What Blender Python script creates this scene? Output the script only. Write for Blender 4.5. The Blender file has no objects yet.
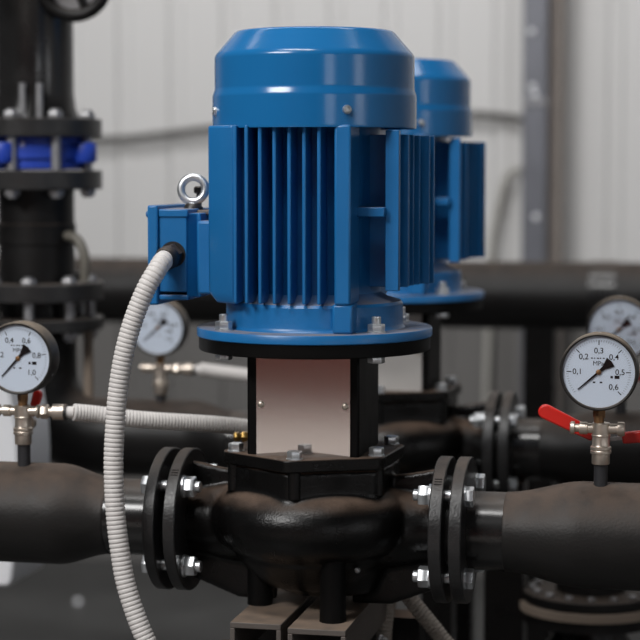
import bpy, bmesh, math, random
from mathutils import Vector, Matrix
PI = math.pi
R_ = math.radians
random.seed(4)
sc = bpy.context.scene

# ------------------------------------------------------------------ camera, world, lights, exposure
cam_d = bpy.data.cameras.new('camera')
cam = bpy.data.objects.new('camera', cam_d)
sc.collection.objects.link(cam)
cam.location = (0.539, -2.4197, 1.25)
cam.rotation_euler = (R_(90 - 4.545), 0, R_(12.4))
cam_d.sensor_width = 36
cam_d.lens = 1950 / 640 * 36
cam_d.clip_start = .05
cam_d.dof.use_dof = True
cam_d.dof.focus_distance = 2.37
cam_d.dof.aperture_fstop = 4.0
sc.camera = cam

world = bpy.data.worlds.new('hall_ambient')
sc.world = world
world.use_nodes = True
world.node_tree.nodes['Background'].inputs[0].default_value = (.90, .95, 1, 1)
world.node_tree.nodes['Background'].inputs[1].default_value = .05

def area(name, loc, target, sx, sy, power, col=(1, 1, 1)):
    d = bpy.data.lights.new(name, 'AREA')
    d.shape = 'RECTANGLE'; d.size = sx; d.size_y = sy; d.energy = power; d.color = col
    o = bpy.data.objects.new(name, d)
    o.location = loc
    o.rotation_euler = (Vector(target) - Vector(loc)).to_track_quat('-Z', 'Y').to_euler()
    sc.collection.objects.link(o)
    return o
area('unseen_overhead_light', (-2.0, -3.4, 3.7), (0, 0, 1.1), 1.8, .9, 138, (1, .99, .98))
area('unseen_overhead_light', (-0.6, 1.0, 4.3), (-.4, 3.4, 1.3), 3.6, .6, 72, (1, .99, .985))
area('unseen_overhead_light', (-0.5, -1.5, 4.2), (0.0, 0.2, 1.0), 1.6, .5, 52, (1, .99, .975))
floor_fill = area('unseen_overhead_light', (-1.4, -6.0, 4.4), (-1.4, -6.0, 0), 2.4, .4, 31, (1, .98, .96))  # added lamp out of view, brightens the floor that the panel reflects
floor_fill.data.spread = R_(60)

vs = sc.view_settings
vs.view_transform = 'Standard'; vs.look = 'None'; vs.gamma = 1; vs.exposure = 0
vs.use_curve_mapping = False

# ------------------------------------------------------------------ materials
def mat(name, col, rough=.5, metal=0., noise=0., nscale=30., bump=0., bscale=200., dust=0.,
        dust_col=(.16, .115, .085), spec=.5, stretch=None, low=.25):
    m = bpy.data.materials.new(name); m.use_nodes = True
    nt = m.node_tree; N = nt.nodes; L = nt.links
    b = N['Principled BSDF']
    b.inputs['Base Color'].default_value = (*col, 1)
    b.inputs['Roughness'].default_value = rough
    b.inputs['Metallic'].default_value = metal
    b.inputs['Specular IOR Level'].default_value = spec
    tc = N.new('ShaderNodeTexCoord')
    src = tc.outputs['Object']
    if stretch:
        mp = N.new('ShaderNodeMapping'); mp.inputs['Scale'].default_value = stretch
        L.new(src, mp.inputs['Vector']); src = mp.outputs[0]
    cur = None
    if noise:
        n = N.new('ShaderNodeTexNoise'); n.inputs['Scale'].default_value = nscale; n.inputs['Detail'].default_value = 5
        L.new(src, n.inputs['Vector'])
        mx = N.new('ShaderNodeMix'); mx.data_type = 'RGBA'
        L.new(n.outputs['Fac'], mx.inputs[0])
        mx.inputs[6].default_value = (*[c * (1 - noise) for c in col], 1)
        mx.inputs[7].default_value = (*[min(1, c * (1 + noise)) for c in col], 1)
        cur = mx.outputs[2]
        mr = N.new('ShaderNodeMapRange'); mr.inputs[3].default_value = max(0, rough - .08); mr.inputs[4].default_value = min(1, rough + .08)
        L.new(n.outputs['Fac'], mr.inputs[0]); L.new(mr.outputs[0], b.inputs['Roughness'])
        rsock = mr.outputs[0]
    else:
        rsock = None
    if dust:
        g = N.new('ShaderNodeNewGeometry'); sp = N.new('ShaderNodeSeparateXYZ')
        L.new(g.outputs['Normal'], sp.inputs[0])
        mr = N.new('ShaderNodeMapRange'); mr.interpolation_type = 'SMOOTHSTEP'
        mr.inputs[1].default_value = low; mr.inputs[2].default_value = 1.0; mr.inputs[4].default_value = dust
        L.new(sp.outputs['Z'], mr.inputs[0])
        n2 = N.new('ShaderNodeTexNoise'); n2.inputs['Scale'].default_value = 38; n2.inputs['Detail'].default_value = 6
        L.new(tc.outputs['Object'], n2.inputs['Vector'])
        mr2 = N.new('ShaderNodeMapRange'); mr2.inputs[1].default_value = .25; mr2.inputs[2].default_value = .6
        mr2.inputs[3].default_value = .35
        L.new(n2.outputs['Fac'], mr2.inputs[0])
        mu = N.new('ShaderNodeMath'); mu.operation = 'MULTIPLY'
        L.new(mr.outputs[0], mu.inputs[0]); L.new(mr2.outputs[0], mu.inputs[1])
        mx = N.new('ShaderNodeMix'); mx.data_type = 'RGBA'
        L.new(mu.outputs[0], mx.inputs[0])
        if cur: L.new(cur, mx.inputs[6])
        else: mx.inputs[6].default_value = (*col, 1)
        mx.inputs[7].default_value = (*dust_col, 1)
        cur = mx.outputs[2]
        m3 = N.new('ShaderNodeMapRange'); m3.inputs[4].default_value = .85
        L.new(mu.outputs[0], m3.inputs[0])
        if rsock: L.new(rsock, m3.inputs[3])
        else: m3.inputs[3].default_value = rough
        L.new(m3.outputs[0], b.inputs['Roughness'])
    if cur: L.new(cur, b.inputs['Base Color'])
    if bump:
        n = N.new('ShaderNodeTexNoise'); n.inputs['Scale'].default_value = bscale; n.inputs['Detail'].default_value = 3
        L.new(src, n.inputs['Vector'])
        bp = N.new('ShaderNodeBump'); bp.inputs['Strength'].default_value = bump; bp.inputs['Distance'].default_value = .002
        L.new(n.outputs['Fac'], bp.inputs['Height']); L.new(bp.outputs[0], b.inputs['Normal'])
    return m

def emit(name, col, s):
    m = bpy.data.materials.new(name); m.use_nodes = True
    b = m.node_tree.nodes['Principled BSDF']
    b.inputs['Base Color'].default_value = (*col, 1)
    b.inputs['Emission Color'].default_value = (*col, 1); b.inputs['Emission Strength'].default_value = s
    return m

BLUE = mat('blue_enamel', (.010, .142, .375), .34, noise=.12, nscale=14, bump=.10, bscale=160, dust=.8, dust_col=(.30, .25, .21), low=.8)
BLUE_COWL = mat('blue_enamel_smooth', (.010, .142, .37), .19, noise=.08, nscale=6)
BLACK = mat('black_cast_paint', (.0024, .0022, .0022), .29, spec=.33, noise=.3, nscale=25, bump=.22, bscale=380, dust=.9, dust_col=(.15, .10, .072), low=.45)
BLACK_DULL = mat('dull_black_paint', (.0028, .0026, .0026), .45, spec=.14, noise=.3, nscale=30, dust=.5, dust_col=(.13, .10, .08), low=.5)
BLACK_FL = mat('black_flange_paint', (.020, .0195, .020), .34, noise=.25, nscale=60, bump=.25, bscale=320, dust=.6, dust_col=(.13, .10, .08), low=.5)
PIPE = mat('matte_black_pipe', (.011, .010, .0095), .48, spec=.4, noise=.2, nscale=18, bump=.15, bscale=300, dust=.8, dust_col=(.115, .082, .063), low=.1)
PIPE_FAR = mat('shaded_black_pipe', (.006, .0055, .0055), .45, spec=.3, noise=.2, nscale=18, dust=.6, dust_col=(.10, .075, .06), low=.3)  # less dusty pipe, with shade on the farther parts put into the black
PIPE_GLOSS = mat('gloss_black_pipe', (.014, .0135, .0135), .20, noise=.2, nscale=40, dust=.6, dust_col=(.12, .09, .07), low=.5)
BLACK_PLASTIC = mat('black_plastic', (.014, .013, .013), .4, noise=.3, nscale=60, dust=.5, low=.3)
ZINC = mat('zinc_steel', (.68, .70, .72), .32, metal=.9, noise=.12, nscale=120)
STEEL = mat('dull_steel', (.36, .36, .37), .45, metal=.75, noise=.15, nscale=60)
NICKEL = mat('nickel_brass', (.66, .58, .50), .36, metal=.9, noise=.06, nscale=60)
BRASS = mat('brass', (.78, .50, .16), .28, metal=.95)
BROWN_BRASS = mat('tarnished_brass', (.22, .12, .055), .45, metal=.7, noise=.3, nscale=90)
PANEL = mat('brushed_stainless', (.70, .66, .64), .10, metal=.95)
CONDUIT = mat('white_corrugated_plastic', (.66, .63, .61), .5, noise=.05, nscale=20)
CONDUIT_GREY = mat('beige_corrugated_plastic', (.34, .30, .26), .55, noise=.1, nscale=30)
RED = mat('red_vinyl', (.62, .018, .012), .34, noise=.1, nscale=30)
DIAL = mat('white_dial', (.66, .74, .86), .5)
INK = mat('black_ink', (.006, .006, .007), .6, spec=.15)
CASE = mat('gauge_case_black', (.016, .014, .013), .38, dust=.95, dust_col=(.24, .19, .14), low=.1)
GREYPLASTIC = mat('grey_plastic', (.022, .022, .025), .5)
VALVE_BLUE = mat('cobalt_valve_paint', (.014, .055, .42), .4, noise=.15, nscale=20)
WALL = mat('white_wall_cladding', (.68, .675, .67), .45, noise=.03, nscale=3)
WALL_LOWER = mat('grey_lower_cladding', (.15, .145, .14), .5, noise=.06, nscale=3)  # darker grey on the lower part of the back wall
GALV = mat('galvanised_column', (.17, .175, .20), .42, metal=.35, noise=.22, nscale=9)
TAUPE = mat('taupe_strip', (.30, .26, .235), .6, noise=.1, nscale=8)
FLOOR = mat('dark_concrete', (.062, .062, .061), .40, noise=.45, nscale=4.5, bump=.1, bscale=40)
REDBROWN = mat('red_brown_cladding', (.15, .028, .018), .6, noise=.1, nscale=2)
GASKET = mat('beige_gasket', (.24, .19, .15), .7, noise=.1, nscale=40)
WHITE = mat('white_enamel', (.82, .83, .86), .35)
CABLE = mat('dark_grey_cable', (.10, .095, .09), .6)
PANEL_REFLECTION = mat('panel_reflection_grey', (.50, .48, .46), .4, metal=.2, noise=.05, nscale=20)  # bright reflection on the farther stainless guard, painted as pale grey
HOSE = mat('light_grey_tube', (.42, .41, .38), .5)
TUBE = mat('olive_grey_tube', (.13, .12, .10), .5)
FLOOR_REFLECT = mat('light_floor_reflector', (.55, .51, .48), .45, noise=.05, nscale=2)
RAILTAN = mat('dusty_steel_channel', (.10, .085, .075), .6, noise=.2, nscale=30, dust=.9, dust_col=(.23, .165, .12), low=.6)
WINDOW = emit('daylight_window', (.95, .97, 1), 3.2)

def glass_mat():
    m = bpy.data.materials.new('gauge_glass'); m.use_nodes = True
    nt = m.node_tree; N = nt.nodes; L = nt.links
    for n in list(N):
        if n.type != 'OUTPUT_MATERIAL': N.remove(n)
    out = [n for n in N if n.type == 'OUTPUT_MATERIAL'][0]
    t = N.new('ShaderNodeBsdfTransparent'); g = N.new('ShaderNodeBsdfGlossy'); g.inputs['Roughness'].default_value = .05
    mx = N.new('ShaderNodeMixShader'); mx.inputs[0].default_value = .05
    L.new(t.outputs[0], mx.inputs[1]); L.new(g.outputs[0], mx.inputs[2]); L.new(mx.outputs[0], out.inputs[0])
    return m
GLASS = glass_mat()

# ------------------------------------------------------------------ helpers
COL = sc.collection
BASE = {}
def NB(): return bmesh.new()

def obj(name, bm, m, parent=None, ang=35, bevel=0, mods=None):
    """link bm (world coordinates) as one mesh object; children of a thing are stored relative to the thing's base"""
    me = bpy.data.meshes.new(name)
    off = BASE[parent.name] if parent else Vector((0, 0, 0))
    if parent: bmesh.ops.translate(bm, verts=bm.verts, vec=-off)
    bmesh.ops.recalc_face_normals(bm, faces=bm.faces)
    bm.to_mesh(me); bm.free()
    for p in me.polygons: p.use_smooth = True
    me.set_sharp_from_angle(angle=R_(ang))
    me.materials.append(m)
    o = bpy.data.objects.new(name, me); COL.objects.link(o)
    if parent: o.parent = parent
    BASE[o.name] = off
    if bevel:
        b = o.modifiers.new('bevel', 'BEVEL'); b.width = bevel; b.segments = 2; b.limit_method = 'ANGLE'; b.angle_limit = R_(40)
        b.harden_normals = False
    return o

def thing(name, label, cat, loc, group=None):
    o = bpy.data.objects.new(name, None); o.empty_display_size = .05
    o.location = loc; COL.objects.link(o); BASE[o.name] = Vector(loc)
    o['label'] = label; o['category'] = cat
    if group: o['group'] = group
    return o

def tag(o, label, cat, group=None, kind=None):
    o['label'] = label; o['category'] = cat
    if group: o['group'] = group
    if kind: o['kind'] = kind
    return o

def struct(o, label=None):
    o['kind'] = 'structure'
    if label: o['label'] = label
    return o

def copy_tree(o, off, label, parent=None):
    c = o.copy(); COL.objects.link(c)
    if parent is None:
        c.location = o.location + Vector(off); c['label'] = label
    else:
        c.parent = parent
    for ch in list(o.children): copy_tree(ch, off, label, c)
    return c

def add(bm, verts, faces):
    vs_ = [bm.verts.new(v) for v in verts]
    for f in faces:
        try: bm.faces.new([vs_[i] for i in f])
        except ValueError: pass

def box(bm, x0, x1, y0, y1, z0, z1):
    v = [(x, y, z) for x in (x0, x1) for y in (y0, y1) for z in (z0, z1)]
    add(bm, v, [(0, 1, 3, 2), (4, 6, 7, 5), (0, 4, 5, 1), (2, 3, 7, 6), (0, 2, 6, 4), (1, 5, 7, 3)])

def frame_of(d):
    d = Vector(d).normalized()
    u = d.cross(Vector((0, 0, 1)))
    if u.length < 1e-4: u = Vector((1, 0, 0))
    u.normalize(); v = d.cross(u)
    return u, v, d

def lathe(bm, prof, o=(0, 0, 0), d=(0, 0, 1), n=48, ring=False):
    """prof = (radius, height) along axis d from o; ring=True closes profile on itself (no caps)"""
    u, v, d = frame_of(d); o = Vector(o)
    vs_, fs = [], []
    for (r, h) in prof:
        for k in range(n):
            t = 2 * PI * k / n
            vs_.append(o + d * h + (u * math.cos(t) + v * math.sin(t)) * r)
    m = len(prof)
    for i in range(m if ring else m - 1):
        j = (i + 1) % m
        for k in range(n):
            k2 = (k + 1) % n
            fs.append((i * n + k, i * n + k2, j * n + k2, j * n + k))
    if not ring:
        fs.append(tuple(range(n))); fs.append(tuple((m - 1) * n + k for k in range(n)))
    add(bm, vs_, fs)

def cyl(bm, p0, p1, r, n=32, ch=0):
    p0 = Vector(p0); p1 = Vector(p1); h = (p1 - p0).length
    if ch: lathe(bm, [(r - ch, 0), (r, ch), (r, h - ch), (r - ch, h)], p0, p1 - p0, n)
    else: lathe(bm, [(r, 0), (r, h)], p0, p1 - p0, n)

def hexa(bm, p0, p1, af, rot=0):
    p0 = Vector(p0); p1 = Vector(p1); u, v, d = frame_of(p1 - p0); h = (p1 - p0).length
    r = af / math.sqrt(3); c = af * .06
    vs_, fs = [], []
    for (rr, hh) in ((r * .93, 0), (r, c), (r, h - c), (r * .93, h)):
        for k in range(6):
            t = PI / 3 * k + rot
            vs_.append(p0 + d * hh + (u * math.cos(t) + v * math.sin(t)) * rr)
    for i in range(3):
        for k in range(6): fs.append((i * 6 + k, i * 6 + (k + 1) % 6, i * 6 + 6 + (k + 1) % 6, i * 6 + 6 + k))
    fs += [tuple(range(6)), tuple(18 + k for k in range(6))]
    add(bm, vs_, fs)

def prism(bm, pts, M, h):
    """2D outline extruded 0..h along local z, transformed by matrix M"""
    n = len(pts)
    v = [M @ Vector((x, y, 0)) for x, y in pts] + [M @ Vector((x, y, h)) for x, y in pts]
    f = [tuple(range(n)), tuple(range(n, 2 * n))] + [(i, (i + 1) % n, n + (i + 1) % n, n + i) for i in range(n)]
    add(bm, v, f)

def spline(pts, step):
    P = [Vector(p) for p in pts]
    P = [P[0] * 2 - P[1]] + P + [P[-1] * 2 - P[-2]]
    out = []
    for i in range(1, len(P) - 2):
        for k in range(24):
            t = k / 24
            a, b, c, d = P[i - 1:i + 3]
            out.append(.5 * ((2 * b) + (c - a) * t + (2 * a - 5 * b + 4 * c - d) * t * t + (3 * b - a - 3 * c + d) * t ** 3))
    out.append(P[-2])
    res = [out[0]]; acc = 0
    for i in range(1, len(out)):
        seg = out[i] - out[i - 1]; L = seg.length; pos = 0
        while acc + (L - pos) >= step:
            pos += step - acc; acc = 0
            res.append(out[i - 1] + seg * (pos / L))
        acc += L - pos
    return res

def tube(bm, path, rad, n=20):
    """sweep; rad is a number or f(i)"""
    P = [Vector(p) for p in path]
    u = None; vs_, fs = [], []
    for i, p in enumerate(P):
        d = (P[min(i + 1, len(P) - 1)] - P[max(i - 1, 0)]).normalized()
        if u is None: u, v, _ = frame_of(d)
        u = (u - d * u.dot(d)).normalized(); v = d.cross(u)
        r = rad(i) if callable(rad) else rad
        for k in range(n):
            t = 2 * PI * k / n
            vs_.append(p + (u * math.cos(t) + v * math.sin(t)) * r)
    for i in range(len(P) - 1):
        for k in range(n):
            fs.append((i * n + k, i * n + (k + 1) % n, (i + 1) * n + (k + 1) % n, (i + 1) * n + k))
    fs += [tuple(range(n)), tuple((len(P) - 1) * n + k for k in range(n))]
    add(bm, vs_, fs)

def corrugated(bm, pts, R, pitch=.0052, depth=.0012, n=22):
    path = spline(pts, pitch / 6)
    pat = [0, .8, 1, 1, 1, .8]
    tube(bm, path, lambda i: R - depth * (1 - pat[i % 6]), n)

def text_into(bm, s, size, cx, cz, y, align=True):
    cu = bpy.data.curves.new('t', 'FONT'); cu.body = s; cu.size = size
    cu.align_x = 'CENTER'; cu.align_y = 'CENTER'; cu.resolution_u = 4; cu.offset = .00006 if s[0] in '01' else 0
    o = bpy.data.objects.new('t', cu); COL.objects.link(o)
    bpy.context.view_layer.update()
    me = bpy.data.meshes.new_from_object(o.evaluated_get(bpy.context.evaluated_depsgraph_get()))
    v = [(cx + p.co.x, y, cz + p.co.y) for p in me.vertices]
    add(bm, v, [tuple(p.vertices) for p in me.polygons])
    bpy.data.objects.remove(o); bpy.data.meshes.remove(me); bpy.data.curves.remove(cu)

# ------------------------------------------------------------------ the hall
bm = NB(); box(bm, -9, 9, -8, 5, -.2, 0); struct(obj('floor', bm, FLOOR), 'dark concrete floor')
bm = NB(); box(bm, -6, 7, -7.2, -2.2, 0, .006); struct(obj('floor_reflector', bm, FLOOR_REFLECT), 'light floor added in front for the panel to reflect')  # unseen pale floor, added so the metal panel reflects something bright

def cladding(bm, x0, x1, y, z0, z1, pitch=.1685, x_ref=-.3180):
    """trapezoidal sheet: flat pans and narrow raised ribs"""
    k0 = math.floor((x0 - x_ref) / pitch); prof = []
    x = x_ref + k0 * pitch
    while x < x1:
        prof += [(x, y), (x + .104, y), (x + .1045, y + .012), (x + .1135, y + .012), (x + .114, y - .005), (x + .146, y - .005), (x + .156, y)]
        x += pitch
    n = len(prof)
    v = [(a, b, z0) for a, b in prof] + [(a, b, z1) for a, b in prof]
    v += [(prof[0][0], y + .06, z0), (prof[-1][0], y + .06, z0), (prof[0][0], y + .06, z1), (prof[-1][0], y + .06, z1)]
    f = [(i, i + 1, n + i + 1, n + i) for i in range(n - 1)]
    b = 2 * n
    f += [(b, b + 1, b + 3, b + 2), (0, n, b + 2, b), (n - 1, b + 1, b + 3, 2 * n - 1)]
    add(bm, v, f)
bm = NB(); cladding(bm, -6, 7, 3.42, .86, 5.0); struct(obj('wall_back', bm, WALL, ang=5), 'white ribbed metal cladding')
bm = NB(); cladding(bm, -6, 7, 3.41, 0, .86); struct(obj('wall_back_lower', bm, WALL_LOWER, ang=5), 'grey ribbed lower cladding')
bm = NB()
box(bm, -6, 3.2, -7.3, -7.2, 0, 3.2); box(bm, 5.05, 7, -7.3, -7.2, 0, 3.2); box(bm, 3.2, 5.05, -7.3, -7.2, 0, 1.25); box(bm, 3.2, 5.05, -7.3, -7.2, 2.4, 3.2)
struct(obj('wall_front', bm, REDBROWN), 'red brown wall behind the viewer')
def window(name, x0, x1, y0, y1, z0, z1, ax):
    bm = NB(); box(bm, x0, x1, y0, y1, z0, z1)
    p = obj(name, bm, WINDOW); struct(p)
    f = NB()
    if ax == 'y':
        for a, b in ((x0, x0 + .06), (x1 - .06, x1)): box(f, a, b, y1, y1 + .03, z0, z1)
        for a, b in ((z0, z0 + .06), (z1 - .06, z1), (1.9, 1.95)): box(f, x0, x1, y1, y1 + .03, a, b)
    else:
        for a, b in ((y0, y0 + .06), (y1 - .06, y1)): box(f, x0 - .03, x0, a, b, z0, z1)
        for a, b in ((z0, z0 + .06), (z1 - .06, z1), (1.9, 1.95)): box(f, x0 - .03, x0, y0, y1, a, b)
    obj('window_frame', f, WHITE, p)
window('window_1', 3.2, 5.05, -7.28, -7.24, 1.25, 2.4, 'y')
window('window_2', 5.64, 5.68, -3.5, -2.2, 1.25, 2.4, 'x')
bm = NB(); box(bm, 5.7, 5.8, -7.2, 3.4, 0, 3.2); struct(obj('wall_right', bm, WALL), 'white side wall')

# steel column against the wall
bm = NB(); box(bm, -.1022, -.0315, 3.20, 3.27, 0, 5.0)
cl = struct(obj('steel_column', bm, GALV, bevel=.004), 'grey galvanised steel column')
bm = NB(); box(bm, -.060, .0010, 3.27, 3.40, 0, 5.0); obj('side_strip', bm, TAUPE, cl)  # taupe strip along the right side of the column
for xx, zz in ((-.073, 1.4727), (-.066, 1.452), (-.06, 1.10), (-.078, 1.63)):
    bm = NB(); lathe(bm, [(.010, 0), (.009, .005), (.004, .008)], (xx, 3.20, zz), (0, -1, 0), 16); obj('rivet', bm, WHITE, cl)
bm = NB(); box(bm, -.104, -.030, 3.192, 3.20, 1.424, 1.436); obj('joint_plate', bm, STEEL, cl)

# cable along the wall
bm = NB()
tube(bm, spline([(-3.2, 3.385, 1.27), (-2.2, 3.385, 1.295), (-1.44, 3.385, 1.328), (-1.25, 3.385, 1.343), (-1.08, 3.385, 1.362), (-.65, 3.385, 1.398), (-.28, 3.385, 1.402), (-.115, 3.385, 1.386), (-.065, 3.36, 1.380)], .03), .0105, 10)
tag(obj('wall_cable', bm, CABLE), 'dark grey cable strung level along the white wall', 'cable')
bm = NB()
tube(bm, spline([(-.232, 3.37, .05), (-.222, 3.37, .6), (-.209, 3.37, 1.0), (-.188, 3.37, 1.13), (-.170, 3.37, 1.206), (-.148, 3.37, 1.235), (-.11, 3.37, 1.232), (-.095, 3.37, 1.228)], .02), .011, 12)
tag(obj('wall_conduit', bm, HOSE), 'light grey tube bent over towards the steel column', 'tube')

# white plastic tank on a post behind the left pipe
t = thing('plastic_tank', 'white plastic tank cut off by the left edge behind the nearer pipe', 'tank', (-.75, .495, 0))
M = Matrix.Translation((0, .42, 0)) @ Matrix(((1, 0, 0, 0), (0, 0, 1, 0), (0, 1, 0, 0), (0, 0, 0, 1)))
xr = [(-.5930, .5888), (-.5870, .5900), (-.5820, .5940), (-.5795, .602), (-.5757, .634), (-.5690, .740), (-.5671, .790), (-.5695, .840), (-.5790, .893), (-.5880, .930), (-.6080, .955), (-.64, .962)]
bm = NB(); prism(bm, xr + [(-1.50 - x, z) for x, z in reversed(xr)], M, .15); obj('body', bm, WHITE, t, bevel=.006)
bm = NB(); cyl(bm, (-.75, .495, .955), (-.75, .495, .985), .035, 32, .003); obj('cap', bm, BLACK_PLASTIC, t)
bm = NB(); cyl(bm, (-.75, .495, .012), (-.75, .495, .595), .05, 32); obj('post', bm, BLACK, t)
bm = NB(); cyl(bm, (-.75, .495, 0), (-.75, .495, .012), .09, 32); obj('base_plate', bm, BLACK, t)
bm = NB(); lathe(bm, [(.010, 0), (.010, .005), (.007, .011), (.002, .014)], (-1.3189, 2.8041, 0), (0, 0, 1), 24)
tag(obj('anchor_cap', bm, WHITE), 'small pale round cap lying on the dark floor', 'cap')

# ------------------------------------------------------------------ motor
def make_motor():
    t = thing('electric_motor', 'nearer blue vertical electric motor, sharp in front, bolted on the pump', 'motor', (0, 0, 1.0339), 'blue pump motors')
    # fan cowl
    bm = NB()
    lathe(bm, [(.118, 1.300), (.118, 1.2965), (.1287, 1.2955), (.1290, 1.2975), (.1290, 1.2985), (.1290, 1.3345), (.1290, 1.3355), (.1283, 1.3385), (.1268, 1.3425), (.1262, 1.3455), (.1262, 1.3467),
               (.1262, 1.3822), (.1262, 1.3835), (.1254, 1.3865), (.1235, 1.3895), (.1226, 1.3905), (.1020, 1.4143), (.1010, 1.4155), (.0985, 1.4172), (.095, 1.4178), (.06, 1.4182), (.012, 1.4182)],
          (0, 0, 0), (0, 0, 1), 96)
    cowl = obj('fan_cowl', bm, BLUE_COWL, t, ang=50)
    for aa in (-60, 30, 120, 210):
        c, s = math.cos(R_(aa)), math.sin(R_(aa))
        bm = NB()
        p = Vector((c * .1285, s * .1285, 1.3165)); d = Vector((c, s, 0))
        lathe(bm, [(.0058, 0), (.0058, .0012), (.0050, .004), (.0026, .0048), (.0024, .0036)], p, d, 20)
        obj('cowl_screw', bm, ZINC, cowl)
    # casing: end shield + core + corner ribs + saddle
    bm = NB()
    lathe(bm, [(.1155, 1.0454), (.1135, 1.0475), (.1125, 1.051), (.1125, 1.0755), (.110, 1.079), (.095, 1.0835), (.084, 1.090), (.084, 1.290), (.084, 1.300)], (0, 0, 0), (0, 0, 1), 72)
    body = obj('motor_casing', bm, BLUE, t)
    def rib(name, x0, x1, y0, y1, z0, z1, bev=.003):
        bm = NB(); box(bm, x0, x1, y0, y1, z0, z1); return obj(name, bm, BLUE, t, bevel=bev)
    rib('corner_rib', .0498, .0702, -.1165, -.06, 1.0805, 1.2985)
    bm = NB(); box(bm, .0472, .0718, -.1145, -.07, 1.0454, 1.0815); obj('rib_foot', bm, BLUE, t, bevel=.003)
    rib('corner_rib', .0525, .0735, .06, .1165, 1.0805, 1.2985)
    rib('corner_rib', -.0735, -.0525, .06, .1165, 1.0805, 1.2985)
    # smooth saddle on the terminal box side
    bm = NB()
    pts = [(-.0760, -.1085), (-.0815, -.1085), (-.1160, -.0850), (-.1205, -.0600), (-.1205, .066), (-.08, .10), (-.06, .09), (-.06, -.085), (-.0760, -.085)]
    secs = [(1.2985, 1, -.2), (1.0935, 1, -.2), (1.0790, .93, -.1085)]
    n = len(pts)
    v = [Vector((max(x, xm) * (1 if q == 1 else .99), y * q, z)) for z, q, xm in secs for x, y in pts]
    add(bm, v, [tuple(range(n)), tuple(range(2 * n, 3 * n))] + [(b * n + i, b * n + (i + 1) % n, b * n + n + (i + 1) % n, b * n + n + i) for b in (0, 1) for i in range(n)])
    obj('side_saddle', bm, BLUE, t, bevel=.003)
    # cooling fins: front, back, right
    for k in range(7):
        x = -.0740 + (0, .0155, .0325, .0505, .0690, .0875, .1060)[k] - .0005
        for s in (-1, 1):
            bm = NB(); tip = .1185 if k else .1135
            y0, y1 = sorted((s * .08, s * tip))
            box(bm, x - .0023, x + .0023, y0, y1, 1.081, 1.2985)
            obj('cooling_fin', bm, BLUE, t, bevel=.0015)
    for y, tip in ((-.062, .1198), (-.030, .1262), (-.010, .1240), (.004, .1270), (.024, .1315), (.043, .1408), (.060, .1440)):
        bm = NB()
        if y < -.06: box(bm, .1030, tip, y - .002, y + .010, 1.0955, 1.2925); box(bm, .1030, .1085, y + .009, -.031, 1.0955, 1.2925)
        else: box(bm, .07, tip, y - .0022, y + .0022, 1.0985, 1.2875)
        obj('cooling_fin', bm, BLUE, t, bevel=.001)
    rib('fin_web', .067, .1040, -.076, -.056, 1.1865, 1.1985, .0015)
    # flange
    bm = NB()
    lathe(bm, [(.10, 1.0339), (.1488, 1.0339), (.1500, 1.0350), (.1500, 1.0438), (.1490, 1.0454), (.10, 1.0454)], (0, 0, 0), (0, 0, 1), 128)
    obj('mounting_flange', bm, BLUE, t)
    for sx in (-1, 1):
        for sy in (-1, 1):
            x, y = sx * .0965, sy * .0865
            bm = NB(); cyl(bm, (x, y, 1.0105), (x, y, 1.0655), .0058, 16, .001)
            b = obj('flange_bolt', bm, ZINC, t)
            bm = NB(); cyl(bm, (x, y, 1.0455), (x, y, 1.0475), .0115, 24); hexa(bm, (x, y, 1.0475), (x, y, 1.0565), .0185, .3); obj('nut', bm, ZINC, b)
            bm = NB(); hexa(bm, (x, y, 1.0085), (x, y, 1.0168), .0185, .3); obj('bolt_head', bm, ZINC, b)
    # terminal box
    bm = NB()
    box(bm, -.1385, -.10, -.0600, .050, 1.088, 1.1800)
    obj('terminal_box_neck', bm, BLUE, t, bevel=.003)
    bm = NB(); box(bm, -.1885, -.1520, -.0585, .056, 1.0900, 1.1905)
    box(bm, -.1885, -.1500, -.0605, .060, 1.1845, 1.1945); box(bm, -.1885, -.1500, -.0605, .060, 1.0800, 1.0865)
    prism(bm, [(-.1530, -.0575), (-.1420, -.0430), (-.1380, -.0430), (-.1380, .05), (-.1530, .05)], Matrix.Translation((0, 0, 1.083)), .1065)
    tb = obj('terminal_box', bm, BLUE, t, bevel=.0016)
    bm = NB(); box(bm, -.2020, -.1885, -.0640, .064, 1.0735, 1.1995); obj('lid', bm, BLUE, tb, bevel=.0025)
    for zz in (1.085, 1.188):
        for yy in (-.054, .054):
            bm = NB(); lathe(bm, [(.005, 0), (.005, .002), (.003, .004)], (-.202, yy, zz), (-1, 0, 0), 14); obj('lid_screw', bm, BLUE, tb)
    g = Vector((-.1700, -.0560, 1.1375)); d = Vector((-.16, -.93, -.20)).normalized()
    bm = NB(); cyl(bm, g + Vector((0, .004, 0)), g + Vector((0, -.004, 0)), .0165, 32); hexa(bm, g + d * .002, g + d * .012, .027, .25); lathe(bm, [(.0138, 0), (.0150, .004), (.0150, .012), (.0130, .016)], g + d * .011, d, 32)
    obj('cable_gland', bm, BLACK_PLASTIC, tb)
    # lifting eye
    e = Vector((-.1600, 0.0, 1.2190))
    bm = NB()
    lathe(bm, [(.0158 + .0052 * math.cos(a), .0052 * math.sin(a)) for a in [2 * PI * k / 14 for k in range(14)]], e, (.10, -.95, .12), 40, ring=True)
    cyl(bm, (-.160, 0, 1.188), (-.160, 0, 1.2020), .0075, 20, .001)
    eb = obj('eye_bolt', bm, ZINC, t)
    bm = NB(); lathe(bm, [(.0125, 0), (.0125, .003), (.009, .008)], (-.160, 0, 1.1925), (0, 0, 1), 24); obj('collar', bm, BLACK_PLASTIC, eb)
    bm = NB(); box(bm, -.178, -.11, -.018, .03, 1.186, 1.1925); obj('lifting_lug', bm, RAILTAN, t, bevel=.002)
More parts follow.
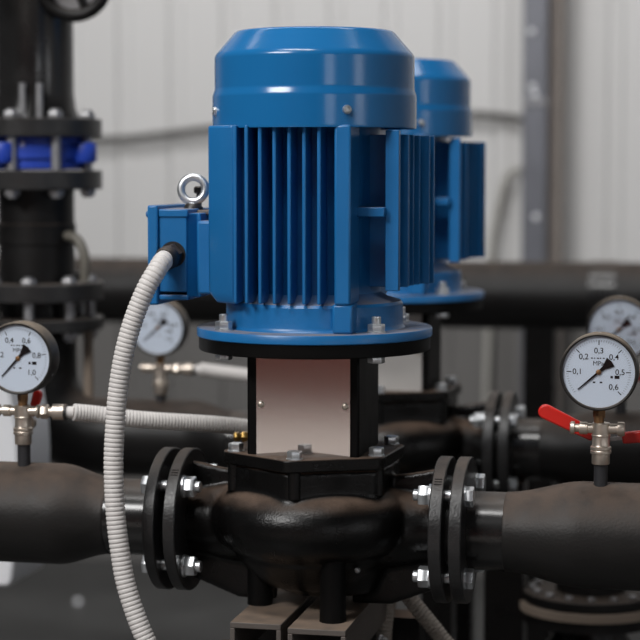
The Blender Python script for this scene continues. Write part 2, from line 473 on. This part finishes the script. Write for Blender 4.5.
    bm = NB(); cyl(bm, (-.1585, .022, 1.19), (-.1585, .022, 1.2215), .0035, 14); lathe(bm, [(.005, 1.213), (.0068, 1.2145), (.0068, 1.2205), (.005, 1.2225)], (-.1585, .022, 0), (0, 0, 1), 20); obj('rubber_plug', bm, BLACK_PLASTIC, t)
    return t

# ------------------------------------------------------------------ pump
ZC = .790
def make_pump():
    t = thing('centrifugal_pump', 'nearer black cast iron pump with a bare metal panel under the motor', 'pump', (0, 0, .685), 'black inline pumps')
    bm = NB()
    # volute ring
    R0, r0 = .0880, .0435
    lathe(bm, [(R0 + r0 * math.cos(a), ZC + .0095 + r0 * math.sin(a)) for a in [2 * PI * k / 28 for k in range(28)]], (0, 0, 0), (0, 0, 1), 64, ring=True)
    lathe(bm, [(.045, .712), (.066, .716), (.080, .728), (.1005, .752), (.1055, .80), (.1, .845), (.1025, .873), (.1, .8735)], (0, 0, 0), (0, 0, 1), 64)
    # block under the cover, lobed
    def hexo(R, rc, rot=R_(-94)):
        # hexagon with rounded corners of radius rc
        out = []
        for k in range(6):
            a = rot + k * PI / 3; c = (R - rc) * 1.0
            for q in range(7):
                b = a - PI / 6 + PI / 3 * q / 6
                out.append((c * math.cos(a) + rc * math.cos(b), c * math.sin(a) + rc * math.sin(b)))
        return out
    prism(bm, hexo(.1125, .018), Matrix.Translation((0, 0, .834)), .038)
    # necks to both flanges, gussets
    for s in (-1, 1):
        lathe(bm, [(.0425, 0), (.0415, .010), (.0425, .022), (.0465, .040), (.0500, .060), (.052, .09)], (s * .166, 0, ZC), (-s, 0, 0), 48)
        M = Matrix(((s, 0, 0, 0), (0, 0, 1, -.006), (0, 1, 0, 0), (0, 0, 0, 1)))
        prism(bm, [(.165, .80), (.165, .868), (.135, .862), (.09, .855), (.09, .80)], M, .012)
        prism(bm, [(.165, .79), (.165, .715), (.10, .690), (.05, .690), (.05, .79)], M, .012)
    # lower bulge leaning to the right
    lathe(bm, [(.05, .704), (.066, .708), (.080, .74), (.09, .78)], (.018, .01, 0), (0, 0, 1), 48)
    vol = obj('volute', bm, BLACK, t, ang=180)
    m = vol.modifiers.new('cast', 'REMESH'); m.mode = 'VOXEL'; m.voxel_size = .0032; m.use_smooth_shade = True
    m = vol.modifiers.new('soften', 'SMOOTH'); m.iterations = 5; m.factor = .5
    # flanges of the pump body
    for s, x0, x1 in ((-1, -.1765, -.1610), (1, .1615, .1775)):
        bm = NB(); lathe(bm, [(.03, 0), (.0912, 0), (.0925, .0013), (.0925, x1 - x0 - .0013), (.0912, x1 - x0), (.03, x1 - x0)], (x0, 0, ZC), (1, 0, 0), 96)
        fl = obj('pump_flange', bm, BLACK_FL, t)
        bm = NB()
        a, b = (x0 - .0065, x0) if s < 0 else (x1, x1 + .0045)
        cyl(bm, (a, 0, ZC), (b, 0, ZC), .060, 48); obj('raised_face', bm, BLACK_FL, fl)
        for k in range(3):     # cast marks on the rim
            bm = NB(); aa = R_(128 + 2.6 * k); rr = .0924
            c = Vector(((x0 + x1) / 2, -rr * math.sin(aa - PI / 2) * 0 - rr * abs(math.cos(aa)), ZC + rr * math.sin(aa)))
            box(bm, c.x - .0045, c.x + .0045, c.y - .0008, c.y + .0008, c.z - .0008, c.z + .0008); obj('cast_mark', bm, BLACK_FL, fl)
    # cover
    bm = NB(); prism(bm, hexo(.1185, .018), Matrix.Translation((0, 0, .8735)), .0155)
    obj('casing_cover', bm, BLACK, t, ang=50, bevel=.0018)
    for k in range(6):
        aa = -PI / 2 + k * PI / 3 + (.0 if k else -.02)
        x, y = .1045 * math.cos(aa), .1045 * math.sin(aa)
        bm = NB(); cyl(bm, (x, y, .8885), (x, y, .8903), .0105, 24); hexa(bm, (x, y, .8902), (x, y, .8995), .0165, .4 + k)
        obj('cover_bolt', bm, ZINC, t)
        bm = NB(); cyl(bm, (x * 1.02, y * 1.02, .840), (x * 1.02, y * 1.02, .8738), .0085, 20); obj('bolt_boss', bm, BLACK, t)
    # adapter: flange under the motor and stool with two side legs
    bm = NB(); lathe(bm, [(.06, 1.0168), (.1462, 1.0168), (.1475, 1.0182), (.1475, 1.0330), (.1465, 1.0338), (.06, 1.0338)], (0, 0, 0), (0, 0, 1), 96)
    obj('adapter_flange', bm, BLACK_DULL, t)
    for x0, x1 in ((-.0705, -.0530), (.0590, .0725)):
        bm = NB(); box(bm, x0, x1, -.0735, .058, .886, 1.018); obj('stool_leg', bm, BLACK_DULL, t, bevel=.003)
    bm = NB(); lathe(bm, [(.03, .886), (.072, .886), (.0735, .888), (.0735, .892), (.03, .892)], (0, 0, 0), (0, 0, 1), 48); obj('stool_base', bm, BLACK, t)
    for s in (-1, 1):
        bm = NB(); yy = s * .0755
        box(bm, -.0575, .0618, yy - .0008, yy + .0008, .8885, 1.0165)
        p = obj('coupling_guard', bm, PANEL, t)
        p['label'] = 'bare brushed metal panel'
        for xx in (-.0515, .0555):
            bm = NB(); lathe(bm, [(.0046, 0), (.0044, .0015), (.003, .003), (.0012, .0034)], (xx, yy, .9525), (0, s, 0), 18); obj('guard_screw', bm, NICKEL, p)
    bm = NB(); cyl(bm, (0, 0, .89), (0, 0, 1.02), .022, 24); obj('shaft', bm, STEEL, t)
    # feet
    for x, y in ((-.070, -.010), (.042, -.085), (-.040, .085), (.060, .045)):
        bm = NB(); lathe(bm, [(.0168, .685), (.0165, .688), (.0162, .75), (.017, .78)], (x, y, 0), (0, 0, 1), 28); obj('foot', bm, BLACK_DULL, t)
    # drain screw, brass vent plug
    bm = NB(); lathe(bm, [(.0036, 0), (.0036, .003), (.002, .0042)], (.0700, -.0715, .7475), (.5, -1, 0), 18); obj('drain_screw', bm, STEEL, t)
    bm = NB(); hexa(bm, (-.0985, .050, .8935), (-.1085, .047, .8935), .0125); cyl(bm, (-.106, .048, .8935), (-.1195, .044, .8935), .0045, 14); hexa(bm, (-.1115, .0465, .8935), (-.1175, .0445, .8935), .0110); cyl(bm, (-.0985, .050, .8935), (-.07, .05, .8935), .005, 12)
    o = obj('vent_fitting', bm, BRASS, t); o['label'] = 'yellow brass fitting'
    return t

def make_stand():
    t = thing('support_frame', 'dark steel channel frame under the nearer pump', 'frame', (0, .1, 0), 'pump support frames')
    for x0, x1 in ((-.0815, -.0165), (-.0045, .0680)):
        bm = NB(); yf = -.118 if x0 < -.05 else -.133
        box(bm, x0, x1, yf, .22, .6775, .685); box(bm, x0, x0 + .006, yf, .22, .635, .6775); box(bm, x1 - .006, x1, yf, .22, .635, .6775)
        obj('channel_rail', bm, RAILTAN, t, bevel=.001)
    for yy in (-.06, .16):
        bm = NB(); box(bm, -.12, .11, yy, yy + .05, .575, .635); obj('crossbeam', bm, BLACK, t)
        for x0 in (-.12, .06):
            bm = NB(); box(bm, x0, x0 + .05, yy, yy + .05, 0, .575); obj('leg', bm, BLACK, t)
    return t

OFF2 = (-.030, .72, 0)
mo = make_motor(); pu = make_pump(); st = make_stand()
copy_tree(mo, OFF2, 'farther blue vertical electric motor, blurred and half hidden behind the nearer one')
pu2 = copy_tree(pu, OFF2, 'farther black pump, blurred in the shadow behind the nearer pump')
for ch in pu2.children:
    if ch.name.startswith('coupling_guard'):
        ch.data = ch.data.copy(); ch.data.materials[0] = PANEL_REFLECTION; ch['label'] = 'cover panel with its bright reflection painted pale grey'
copy_tree(st, OFF2, 'dark steel channel frame under the farther pump')

# ------------------------------------------------------------------ pipes
def flange_ring(bm, x, x2, R=.0925, ri=.03, y=0):
    lathe(bm, [(ri, 0), (R - .0012, 0), (R, .0012), (R, x2 - x - .0012), (R - .0012, x2 - x), (ri, x2 - x)], (x, y, ZC), (1, 0, 0), 96)

def arc(c, r, a0, a1, u, v, n=12):
    c = Vector(c); u = Vector(u); v = Vector(v)
    return [c + u * (r * math.cos(a0 + (a1 - a0) * k / n)) + v * (r * math.sin(a0 + (a1 - a0) * k / n)) for k in range(n + 1)]

def pipe_side(t, s, ox, oy, xf0, xf1, xr0, xr1):
    """flange (xf0..xf1), stub to xr0, reducer to xr1; s = -1 left / +1 right, magnitudes from pump axis"""
    X = lambda x: ox + s * x
    bm = NB(); a, b = sorted((X(xf0), X(xf1))); flange_ring(bm, a, b, y=oy); fl = obj('pipe_flange', bm, BLACK_FL, t)
    bm = NB(); cyl(bm, (X(xf1 - .004), oy, ZC), (X(xr0 + .002), oy, ZC), .0495, 64); obj('stub', bm, PIPE_GLOSS, t)
    bm = NB()
    N = 24; L = xr1 - xr0; prof = [(.0488, 0)]
    for k in range(N + 1):
        q = k / N; e = q * q * (3 - 2 * q)
        prof.append((.0502 + (.0665 - .0502) * e, .0015 + q * (L - .0015)))
    lathe(bm, prof, (X(xr0), oy, ZC), (s, 0, 0), 72)
    obj('reducer', bm, PIPE if oy == 0 else PIPE_FAR, t, ang=60)
    for k in range(4):
        aa = PI / 4 + k * PI / 2
        y, z = oy + .0725 * math.cos(aa), ZC + .0725 * math.sin(aa)
        bm = NB(); cyl(bm, (X(.137), y, z), (X(xf1 + .004), y, z), .0072, 18, .001)
        bt = obj('flange_bolt', bm, ZINC, t)
        bm = NB(); hexa(bm, (X(xf1 + .001), y, z), (X(xf1 + .011), y, z), .0225, .3 + k); cyl(bm, (X(xf1), y, z), (X(xf1 + .0015), y, z), .0135, 24); obj('bolt_head', bm, ZINC, bt)
        bm = NB(); hexa(bm, (X(.1440), y, z), (X(.1575), y, z), .0235, PI / 6 + .35 * k); cyl(bm, (X(.1575), y, z), (X(.1605), y, z), .0145, 24); obj('nut', bm, ZINC, bt)

def stem(t, x, y, z0=.850, z1=.884):
    bm = NB(); cyl(bm, (x, y, z0), (x, y, z1), .0085, 24); o = obj('gauge_stem', bm, GREYPLASTIC, t)

# nearer line
t = thing('water_pipe', 'nearer matte black pipe joined to the left side of the nearer pump', 'pipe', (-.45, 0, ZC), 'black water pipes')
pipe_side(t, -1, 0, 0, .1885, .2030, .270, .345)
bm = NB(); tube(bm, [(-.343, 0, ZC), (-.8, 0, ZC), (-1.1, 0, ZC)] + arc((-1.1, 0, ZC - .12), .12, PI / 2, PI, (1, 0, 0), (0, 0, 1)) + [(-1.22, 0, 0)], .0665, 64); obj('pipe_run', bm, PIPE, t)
stem(t, -.391, -.010)
t = thing('water_pipe', 'nearer matte black pipe joined to the right side of the nearer pump', 'pipe', (.42, 0, ZC), 'black water pipes')
pipe_side(t, 1, 0, 0, .1865, .2020, .2465, .345)
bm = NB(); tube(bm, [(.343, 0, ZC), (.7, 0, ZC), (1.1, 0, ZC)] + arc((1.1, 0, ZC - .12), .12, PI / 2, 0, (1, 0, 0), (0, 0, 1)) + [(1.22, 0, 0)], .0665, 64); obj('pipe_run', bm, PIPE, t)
stem(t, .3650, -.010)

# farther line: left pipe turns up into the riser, right pipe has a flanged branch down
ox, oy = OFF2[0], OFF2[1]
XR = -.645
t = thing('water_pipe', 'blurred black pipe bending up from the farther pump at left', 'pipe', (-.45, oy, ZC), 'black water pipes')
pipe_side(t, -1, ox, oy, .1885, .2030, .270, .345)
bm = NB(); tube(bm, [(ox - .343, oy, ZC), (XR + .105, oy, ZC)] + arc((XR + .105, oy, ZC + .105), .105, -PI / 2, -PI, (1, 0, 0), (0, 0, 1), 14) + [(XR, oy, .975)], .0655, 64); obj('pipe_run', bm, PIPE_FAR, t)
bm = NB(); lathe(bm, [(.05, .972), (.111, .972), (.112, .973), (.112, .991), (.111, .992), (.05, .992)], (XR, oy, 0), (0, 0, 1), 64); obj('pipe_flange', bm, BLACK_FL, t)
bm = NB(); tube(bm, spline([(-.5545, oy, .9735), (-.5545, oy, .93), (-.5548, oy, .87), (-.555, oy, .835)], .01), .0085, 14); obj('drain_tube', bm, GASKET, t)
stem(t, -.4235, .71, .848, .868)
t = thing('water_pipe', 'blurred black pipe to the right of the farther pump, branching down', 'pipe', (.3, oy, ZC), 'black water pipes')
pipe_side(t, 1, ox, oy, .1865, .2020, .2465, .345)
bm = NB(); tube(bm, [(ox + .343, oy, ZC), (1.5, oy, ZC)] + arc((1.5, oy, ZC - .12), .12, PI / 2, 0, (1, 0, 0), (0, 0, 1)) + [(1.62, oy, 0)], .0665, 64); obj('pipe_run', bm, PIPE_FAR, t)
bm = NB(); cyl(bm, (.2975, oy, ZC - .05), (.2975, oy, .556), .056, 48); obj('branch', bm, PIPE_FAR, t)
bm = NB(); lathe(bm, [(.04, .548), (.1085, .548), (.1095, .549), (.1095, .563), (.1085, .564), (.04, .564)], (.2975, oy, 0), (0, 0, 1), 64); obj('branch_flange', bm, PIPE_FAR, t)
for k in range(16):
    aa = 2 * PI * k / 16 + .1; x, y = .2975 + .092 * math.cos(aa), oy + .092 * math.sin(aa)
    bm = NB(); hexa(bm, (x, y, .564), (x, y, .570), .011); obj('branch_bolt', bm, STEEL, t)
stem(t, .3436, .71, .845, .878)
t = thing('floor_valve', 'dark flanged valve below the right pipe with a beige gasket rim', 'valve', (.2975, oy, 0))
bm = NB(); lathe(bm, [(.04, .539), (.114, .533), (.115, .534), (.115, .547), (.04, .547)], (.2975, oy, 0), (0, 0, 1), 64); o = obj('gasket', bm, GASKET, t); o['label'] = 'beige gasket rim'
bm = NB(); lathe(bm, [(.04, .515), (.1095, .515), (.1095, .532), (.04, .532)], (.2975, oy, 0), (0, 0, 1), 64); obj('upper_flange', bm, PIPE_FAR, t)
bm = NB(); lathe(bm, [(.07, 0), (.07, .30), (.095, .36), (.095, .44), (.06, .49), (.06, .52)], (.2975, oy, 0), (0, 0, 1), 48); obj('body', bm, BLACK, t)

t = thing('pipe_support', 'black post holding up the farther right pipe', 'support', (.158, oy, 0))
bm = NB(); box(bm, .128, .192, oy - .03, oy + .03, .01, .739); obj('post', bm, BLACK, t, bevel=.002)
bm = NB(); box(bm, .10, .216, oy - .06, oy + .06, 0, .01); obj('base_plate', bm, BLACK, t)

# riser with blue valve
def vflange(name, z0, z1, t, R=.112, m=None):
    bm = NB(); lathe(bm, [(.05, z0), (R - .0015, z0), (R, z0 + .0015), (R, z1 - .0015), (R - .0015, z1), (.05, z1)], (XR, oy, 0), (0, 0, 1), 64); return obj(name, bm, m or BLACK_FL, t)
def ring_bolts(t, z0, z1, n=8, R=.090, ph=.2):
    for k in range(n):
        aa = 2 * PI * k / n + ph; x, y = XR + R * math.cos(aa), oy + R * math.sin(aa)
        bm = NB(); cyl(bm, (x, y, z0), (x, y, z1), .0085, 14)
        b = obj('stud_bolt', bm, STEEL, t)
        for za in (z0 + .004, z1 - .016):
            bm = NB(); hexa(bm, (x, y, za), (x, y, za + .012), .023); obj('nut', bm, STEEL, b)
t = thing('riser_spool', 'blurred black flanged pipe spool standing below the blue valve', 'pipe', (XR, oy, .992))
bm = NB(); cyl(bm, (XR, oy, 1.02), (XR, oy, 1.215), .0640, 64); lathe(bm, [(.0640, 1.115), (.0665, 1.117), (.0665, 1.150), (.0640, 1.152)], (XR, oy, 0), (0, 0, 1), 64); obj('spool_pipe', bm, PIPE_FAR, t)
vflange('upper_flange', 1.209, 1.241, t)
vflange('lower_flange', 1.022, 1.052, t)
ring_bolts(t, .955, 1.064)
bm = NB(); tube(bm, spline([(-.590, oy - .02, 1.131), (-.570, oy - .03, 1.130), (-.556, oy - .035, 1.120), (-.545, oy - .04, 1.092), (-.546, oy - .04, 1.05)], .006), .0085, 14); obj('bypass_tube', bm, TUBE, t)
bm = NB(); lathe(bm, [(.062, .9925), (.062, 1.0215)], (XR, oy, 0), (0, 0, 1), 48); obj('spacer_ring', bm, BLACK, t)
t = thing('butterfly_valve', 'cobalt blue valve clamped between the black flanges at left', 'valve', (XR, oy, 1.242))
bm = NB(); lathe(bm, [(.04, 1.2425), (.0845, 1.2425), (.0865, 1.245), (.0865, 1.294), (.0845, 1.2965), (.04, 1.2965)], (XR, oy, 0), (0, 0, 1), 64); obj('valve_body', bm, VALVE_BLUE, t)
for aa in (-.22, 1.35, 2.92, 4.49):
    bm = NB(); lathe(bm, [(.018, 1.254), (.020, 1.257), (.020, 1.284), (.018, 1.287)], (XR + .097 * math.cos(aa), oy + .097 * math.sin(aa), 0), (0, 0, 1), 20); obj('lug', bm, VALVE_BLUE, t)
bm = NB(); lathe(bm, [(.06, 1.260), (.090, 1.260), (.0915, 1.262), (.0915, 1.279), (.090, 1.281), (.06, 1.281)], (XR, oy, 0), (0, 0, 1), 64); obj('rim', bm, VALVE_BLUE, t)
bm = NB(); text_into(bm, '8', .016, -.634, 1.284, oy - .0905); obj('cast_number', bm, ZINC, t)
ring_bolts(t, 1.1955, 1.3425, 8, .0945, -1.64)
t = thing('riser_pipe', 'blurred black pipe rising out of the picture above the blue valve', 'pipe', (XR, oy, 1.297))
vflange('lower_flange', 1.2970, 1.3275, t)
bm = NB(); lathe(bm, [(.078, 1.315), (.069, 1.345), (.0655, 1.37), (.0655, 1.57), (.078, 1.59), (.078, 1.70)], (XR, oy, 0), (0, 0, 1), 64); obj('pipe_run', bm, PIPE_GLOSS, t)
vflange('upper_flange', 1.555, 1.585, t)
for xx, yy in ((-.612, .652), (-.640, .648)):
    bm = NB(); cyl(bm, (xx, yy, 1.3275), (xx, yy, 1.385), .006, 12); obj('stud', bm, STEEL, t)
t = thing('handwheel', 'dark handwheel cut off by the top edge beside the riser', 'handwheel', (-.577, .70, 1.556))
hub = Vector((-.556, .665, 1.552))
bm = NB(); lathe(bm, [(.056 + .011 * math.cos(a), .009 * math.sin(a)) for a in [2 * PI * k / 14 for k in range(14)]], hub, (.15, -1, -.1), 40, ring=True); obj('rim', bm, PIPE_FAR, t)
bm = NB(); u, v, d = frame_of((.15, -1, -.1))
for k in range(4): tube(bm, [hub, hub + (u * math.cos(k * PI / 2 + .4) + v * math.sin(k * PI / 2 + .4)) * .055], .007, 10)
obj('spokes', bm, PIPE_FAR, t)
bm = NB(); lathe(bm, [(.046, -.004), (.046, .002)], hub + Vector((0, .012, 0)), (.15, -1, -.1), 32); obj('backing_disc', bm, STEEL, t)
bm = NB(); cyl(bm, hub, (-.59, .72, 1.556), .013, 16); obj('stem', bm, STEEL, t)

# header across the back
t = thing('header_pipe', 'large black header pipe running level in front of the wall', 'pipe', (0, 2.1, .948))
bm = NB(); tube(bm, [(-2.6, 2.1, .945), (3.0, 2.1, .951)], .0790, 64); obj('pipe_run', bm, PIPE_FAR, t)
bm = NB(); tube(bm, [(.185, 2.1, .9487), (.245, 2.1, .9488)], .0810, 64); obj('coupling_band', bm, PIPE_GLOSS, t)
for xx in (-2.2, .0705, 2.4):
    bm = NB(); box(bm, xx - .036, xx + .036, 2.06, 2.14, 0, .90); obj('support_post', bm, BLACK, t)

# ------------------------------------------------------------------ gauges and their valves
def gauge(hub, label, vmax, nums, needle_deg, R=.0480, yaw=0):
    x, yf, z = hub
    t = thing('pressure_gauge', label, 'pressure gauge', (x, yf + .03, z - R), 'pressure gauges')
    Rd = R * .92
    bm = NB()
    lathe(bm, [(R * .55, .036), (R * .93, .035), (R * .985, .031), (R, .026), (R, .004), (R * .99, .001), (R * .96, 0), (Rd, .0005), (Rd, .006), (R * .4, .0065)], (x, yf, z), (0, 1, 0), 80)
    case = obj('case', bm, CASE, t)
    for zz, xx in ((z + R * .99, x), (z - R * .45, x + R * .88)):
        bm = NB(); lathe(bm, [(.002, -.001), (.002, .001)], (xx, yf + .016, zz), Vector((xx - x, 0, zz - z)), 10); obj('case_screw', bm, ZINC, case)
    bm = NB(); lathe(bm, [(Rd - .0002, 0), (Rd - .0002, .0015)], (x, yf + .0040, z), (0, 1, 0), 72)
    dial = obj('dial', bm, DIAL, t)
    # printed scale
    bm = NB(); yy = yf + .0038; S = Rd / .0445
    def tick(v, r0, r1, w):
        a = R_(-135 + 270 * v)
        d = Vector((math.sin(a), 0, math.cos(a))); p = Vector((d.z, 0, -d.x)) * (w / 2)
        c = Vector((x, yy, z))
        add(bm, [c + d * r0 - p, c + d * r0 + p, c + d * r1 + p, c + d * r1 - p], [(0, 1, 2, 3)])
    for k in range(len(nums)):
        v = (k + 1) / len(nums)
        tick(v, .0335 * S, .0395 * S, .0011)
        a = R_(-135 + 270 * v)
        rr = .0262 * S
        text_into(bm, nums[k], .0100 * S, x + rr * math.sin(a) * (1.0), z + rr * math.cos(a), yy)
    nm = len(nums) * 10
    for k in range(nm + 1):
        if k % 10: tick(k / nm, .0372 * S, .0400 * S, .00028)
    text_into(bm, 'MPa', .0080 * S, x - .0005, z + .0105 * S, yy)
    for dx, dz, w, h in ((-.0055, -.0128, .0028, .0018), (.0030, -.0128, .0032, .0018), (.0160, -.006, .0030, .0030), (.0225, -.006, .0060, .0040)):
        box(bm, x + (dx - w / 2) * S, x + (dx + w / 2) * S, yy - .00005, yy, z + (dz - h / 2) * S, z + (dz + h / 2) * S)
    for k, w in enumerate((.0022, .0014, .0026, .0016, .0022)):
        xx = x - .0095 * S + k * .0036 * S; box(bm, xx, xx + w * S, yy - .00005, yy, z + .0165 * S, z + .0178 * S)
    obj('scale_print', bm, INK, dial)
    # needle
    a = R_(needle_deg); d = Vector((math.sin(a), 0, math.cos(a))); p = Vector((d.z, 0, -d.x)); c = Vector((x, yf + .0025, z))
    pts = [c + d * .0335 * S + p * .0006, c + d * .0335 * S - p * .0006, c - p * .0014, c - d * .009 * S - p * .0026, c - d * .0195 * S - p * .0072 * S, c - d * .0208 * S, c - d * .0195 * S + p * .0072 * S, c - d * .009 * S + p * .0026, c + p * .0014]
    bm = NB(); n = len(pts)
    add(bm, pts + [q + Vector((0, .0006, 0)) for q in pts], [tuple(range(n)), tuple(range(n, 2 * n))] + [(i, (i + 1) % n, n + (i + 1) % n, n + i) for i in range(n)])
    ne = obj('needle', bm, INK, t)
    bm = NB(); lathe(bm, [(.0033 * S, .001), (.0033 * S, 0), (.002 * S, -.0008)], (x, yf + .0022, z), (0, 1, 0), 20); obj('hub', bm, BROWN_BRASS, ne)
    bm = NB(); cyl(bm, (x, yf + .0012, z), (x, yf + .0018, z), Rd - .0003, 64); obj('glass', bm, GLASS, t)
    bm = NB(); lathe(bm, [(.0075, 0), (.0075, .012)], (x, yf + .019, z - R - .010), (0, 0, 1), 4); lathe(bm, [(.0062, 0), (.0062, .01)], (x, yf + .019, z - R - .016), (0, 0, 1), 20)
    obj('connector', bm, BROWN_BRASS, t)
    return t

def valve(x, y, zt, label, wings, zb=None, left=.034, right=.025):
    """small three-way cock; zt = top of body"""
    h = .0515
    zb = zt - h
    t = thing('gauge_valve', label, 'valve', (x, y, zb), 'gauge valves')
    bm = NB()
    lathe(bm, [(.0105, 0), (.0112, .001), (.0112, .0125), (.0105, .0130), (.0130, .0135), (.0130, .0165), (.0122, .0175), (.0130, .0185), (.0130, .0215), (.0115, .0225), (.0108, .0245),
               (.0108, .0345), (.0118, .0350), (.0118, .0362), (.0112, .0370), (.0112, .0505), (.0102, h)], (x, y, zb), (0, 0, 1), 36)
    obj('valve_body', bm, NICKEL, t)
    zp = zb + .0440
    bm = NB()
    lathe(bm, [(.0062, 0), (.0062, .012), (.0078, .013), (.0078, .022), (.0050, .023), (.0050, .028), (.0082, .0285), (.0082, left - .001), (.0070, left)], (x - .004, y, zp), (-1, 0, 0), 28)
    obj('left_port', bm, NICKEL, t)
    bm = NB()
    lathe(bm, [(.0065, 0), (.0065, .016), (.0090, .0165), (.0090, right - .002), (.0078, right)], (x + .004, y, zp), (1, 0, 0), 28)
    obj('right_port', bm, NICKEL, t)
    if wings:
        bm = NB(); cyl(bm, (x, y, zb + .0262), (x, y + .024, zb + .0262), .006, 16); cyl(bm, (x, y + .015, zb + .0262), (x, y + .024, zb + .0262), .010, 20)
        sp = obj('spindle', bm, NICKEL, t)
        for (ang, r0, r1, w) in wings:
            a = R_(ang); M = Matrix.Translation((x, y + .024, zb + .0262)) @ Matrix(((math.cos(a), -math.sin(a), 0, 0), (0, 0, 1, 0), (math.sin(a), math.cos(a), 0, 0), (0, 0, 0, 1)))
            pts = [(r0, -w * .42), (r1 - w / 2, -w / 2)] + [(r1 - w / 2 + w / 2 * math.cos(b), w / 2 * math.sin(b)) for b in [(-PI / 2 + PI * k / 10) for k in range(1, 10)]] + [(r1 - w / 2, w / 2), (r0, w * .42)]
            bm = NB(); prism(bm, pts, M, .0075); o = obj('lever', bm, RED, t, bevel=.002); o['label'] = 'red handle'
            bm = NB()
            prism(bm, [(0, -w * .14), (r0 + .004, -w * .14), (r0 + .004, w * .14), (0, w * .14)], M @ Matrix.Translation((0, 0, .002)), .003); obj('lever_shank', bm, STEEL, sp)
    return t

gauge((.3622, -.030, .9972), 'right front pressure gauge in focus with a scale up to 0,6', .6, ['0,1', '0,2', '0,3', '0,4', '0,5', '0,6'], -131)
gauge((-.3915, -.030, .9980), 'left front pressure gauge with a scale up to 1,0 above the white conduit', 1., ['0,2', '0,4', '0,6', '0,8', '1,0'], -137)
gauge((.3400, .690, .9895), 'blurred pressure gauge partly hidden behind the right front gauge', .6, ['0,1', '0,2', '0,3', '0,4', '0,5', '0,6'], -131, R=.0515)
gauge((-.4235, .690, .9790), 'blurred pressure gauge behind the corrugated conduit below the blue terminal box', 1., ['0,2', '0,4', '0,6', '0,8', '1,0'], -133)
valve(.3648, -.011, .9330, 'nickel gauge valve with spread red handles under the right front gauge', [(154.8, .012, .0880, .0185), (7, .0245, .078, .0165)])
valve(-.3915, -.011, .9345, 'nickel gauge valve on the nearer left pipe feeding the white conduit', [(74, .010, .044, .013)], left=.060, right=.020)
valve(.3436, .709, .9280, 'blurred gauge valve behind the red handled valve at right', [(20, .012, .06, .018)])
valve(-.4235, .709, .9170, 'blurred gauge valve under the far left gauge feeding the farther conduit', [], left=.026, right=.018)

# ------------------------------------------------------------------ conduits
t = thing('corrugated_conduit', 'thick white corrugated conduit curving down from the nearer blue motor', 'conduit', (-.167, -.09, 1.12), 'white corrugated conduits')
bm = NB()
corrugated(bm, [(-.1735, -.0775, 1.1330), (-.1755, -.090, 1.1285), (-.1800, -.101, 1.1170), (-.1875, -.108, 1.1020), (-.1955, -.112, 1.0830), (-.2044, -.115, 1.0590), (-.2125, -.118, 1.0306), (-.2195, -.12, .9967), (-.2245, -.122, .9588), (-.2270, -.124, .9214),
                (-.2283, -.126, .884), (-.2272, -.128, .8467), (-.2243, -.13, .8094), (-.2190, -.132, .7722), (-.212, -.134, .7351), (-.2, -.136, .6983), (-.184, -.138, .6617), (-.160, -.14, .620), (-.12, -.142, .56), (-.07, -.142, .45), (-.04, -.142, .25), (-.03, -.142, .0)], .0124, .0057, .0013, 26)
obj('hose', bm, CONDUIT, t, ang=60)

def gauge_conduit(x, y, z, pts, label):
    t = thing('corrugated_conduit', label, 'conduit', (x, y, z), 'white corrugated conduits')
    d = Vector((1, .12, -.01)).normalized(); o = Vector((x, y, z))
    bm = NB(); hexa(bm, o, o + d * .010, .017, .2); lathe(bm, [(.0065, 0), (.0065, .006), (.0105, .007), (.0105, .022), (.0085, .023)], o + d * .009, d, 28)
    obj('sensor_fitting', bm, NICKEL, t)
    bm = NB(); cyl(bm, o + d * .031, o + d * .0345, .0108, 24); obj('seal', bm, BLACK_PLASTIC, t)
    bm = NB(); cyl(bm, o + d * .0345, o + d * .0445, .0078, 24); obj('sleeve', bm, CONDUIT, t)
    bm = NB(); corrugated(bm, [o + d * .043] + pts, .0115, .0044, .0009, 22); obj('hose', bm, CONDUIT, t, ang=60)
gauge_conduit(-.3660, -.011, .9268, [Vector(p) for p in ((-.298, .01, .9225), (-.262, .025, .9165), (-.2219, .05, .9105), (-.1642, .09, .9030), (-.1221, .12, .8955), (-.08, .15, .886))], 'white corrugated conduit running right from the front left gauge valve')
gauge_conduit(-.3990, .709, .9085, [Vector(p) for p in ((-.335, .72, .9055), (-.2711, .725, .8986), (-.2, .735, .890), (-.14, .79, .88))], 'blurred white corrugated conduit running right from the far left gauge')

t = thing('floor_conduit', 'beige corrugated conduit standing upright under the right flange', 'conduit', (.063, .15, 0), 'conduits under the pump')
bm = NB(); corrugated(bm, [(.090, .16, .74), (.078, .152, .69), (.0673, .15, .647), (.0632, .15, .605), (.062, .15, .54), (.062, .15, .3), (.062, .15, 0)], .0108, .0056, .0016, 16); obj('hose', bm, CONDUIT_GREY, t, ang=60)
t = thing('floor_conduit', 'grey brown corrugated conduit slanting down to the right under the flange', 'conduit', (.18, .15, 0), 'conduits under the pump')
bm = NB(); corrugated(bm, [(.060, .17, .715), (.0823, .155, .6863), (.1058, .15, .6558), (.1402, .15, .6149), (.1814, .15, .5567), (.22, .15, .4), (.23, .15, 0)], .0112, .0056, .0016, 16); obj('hose', bm, CONDUIT_GREY, t, ang=60)
t = thing('metal_hose', 'ribbed metal hose beside the right channel rail at the bottom edge', 'hose', (.085, .09, .6))
bm = NB(); corrugated(bm, [(.0735, .05, .6300), (.080, .048, .6270), (.090, .046, .614), (.096, .045, .59), (.098, .045, .5), (.098, .045, 0)], .0085, .005, .0022, 16); obj('hose', bm, STEEL, t, ang=60)
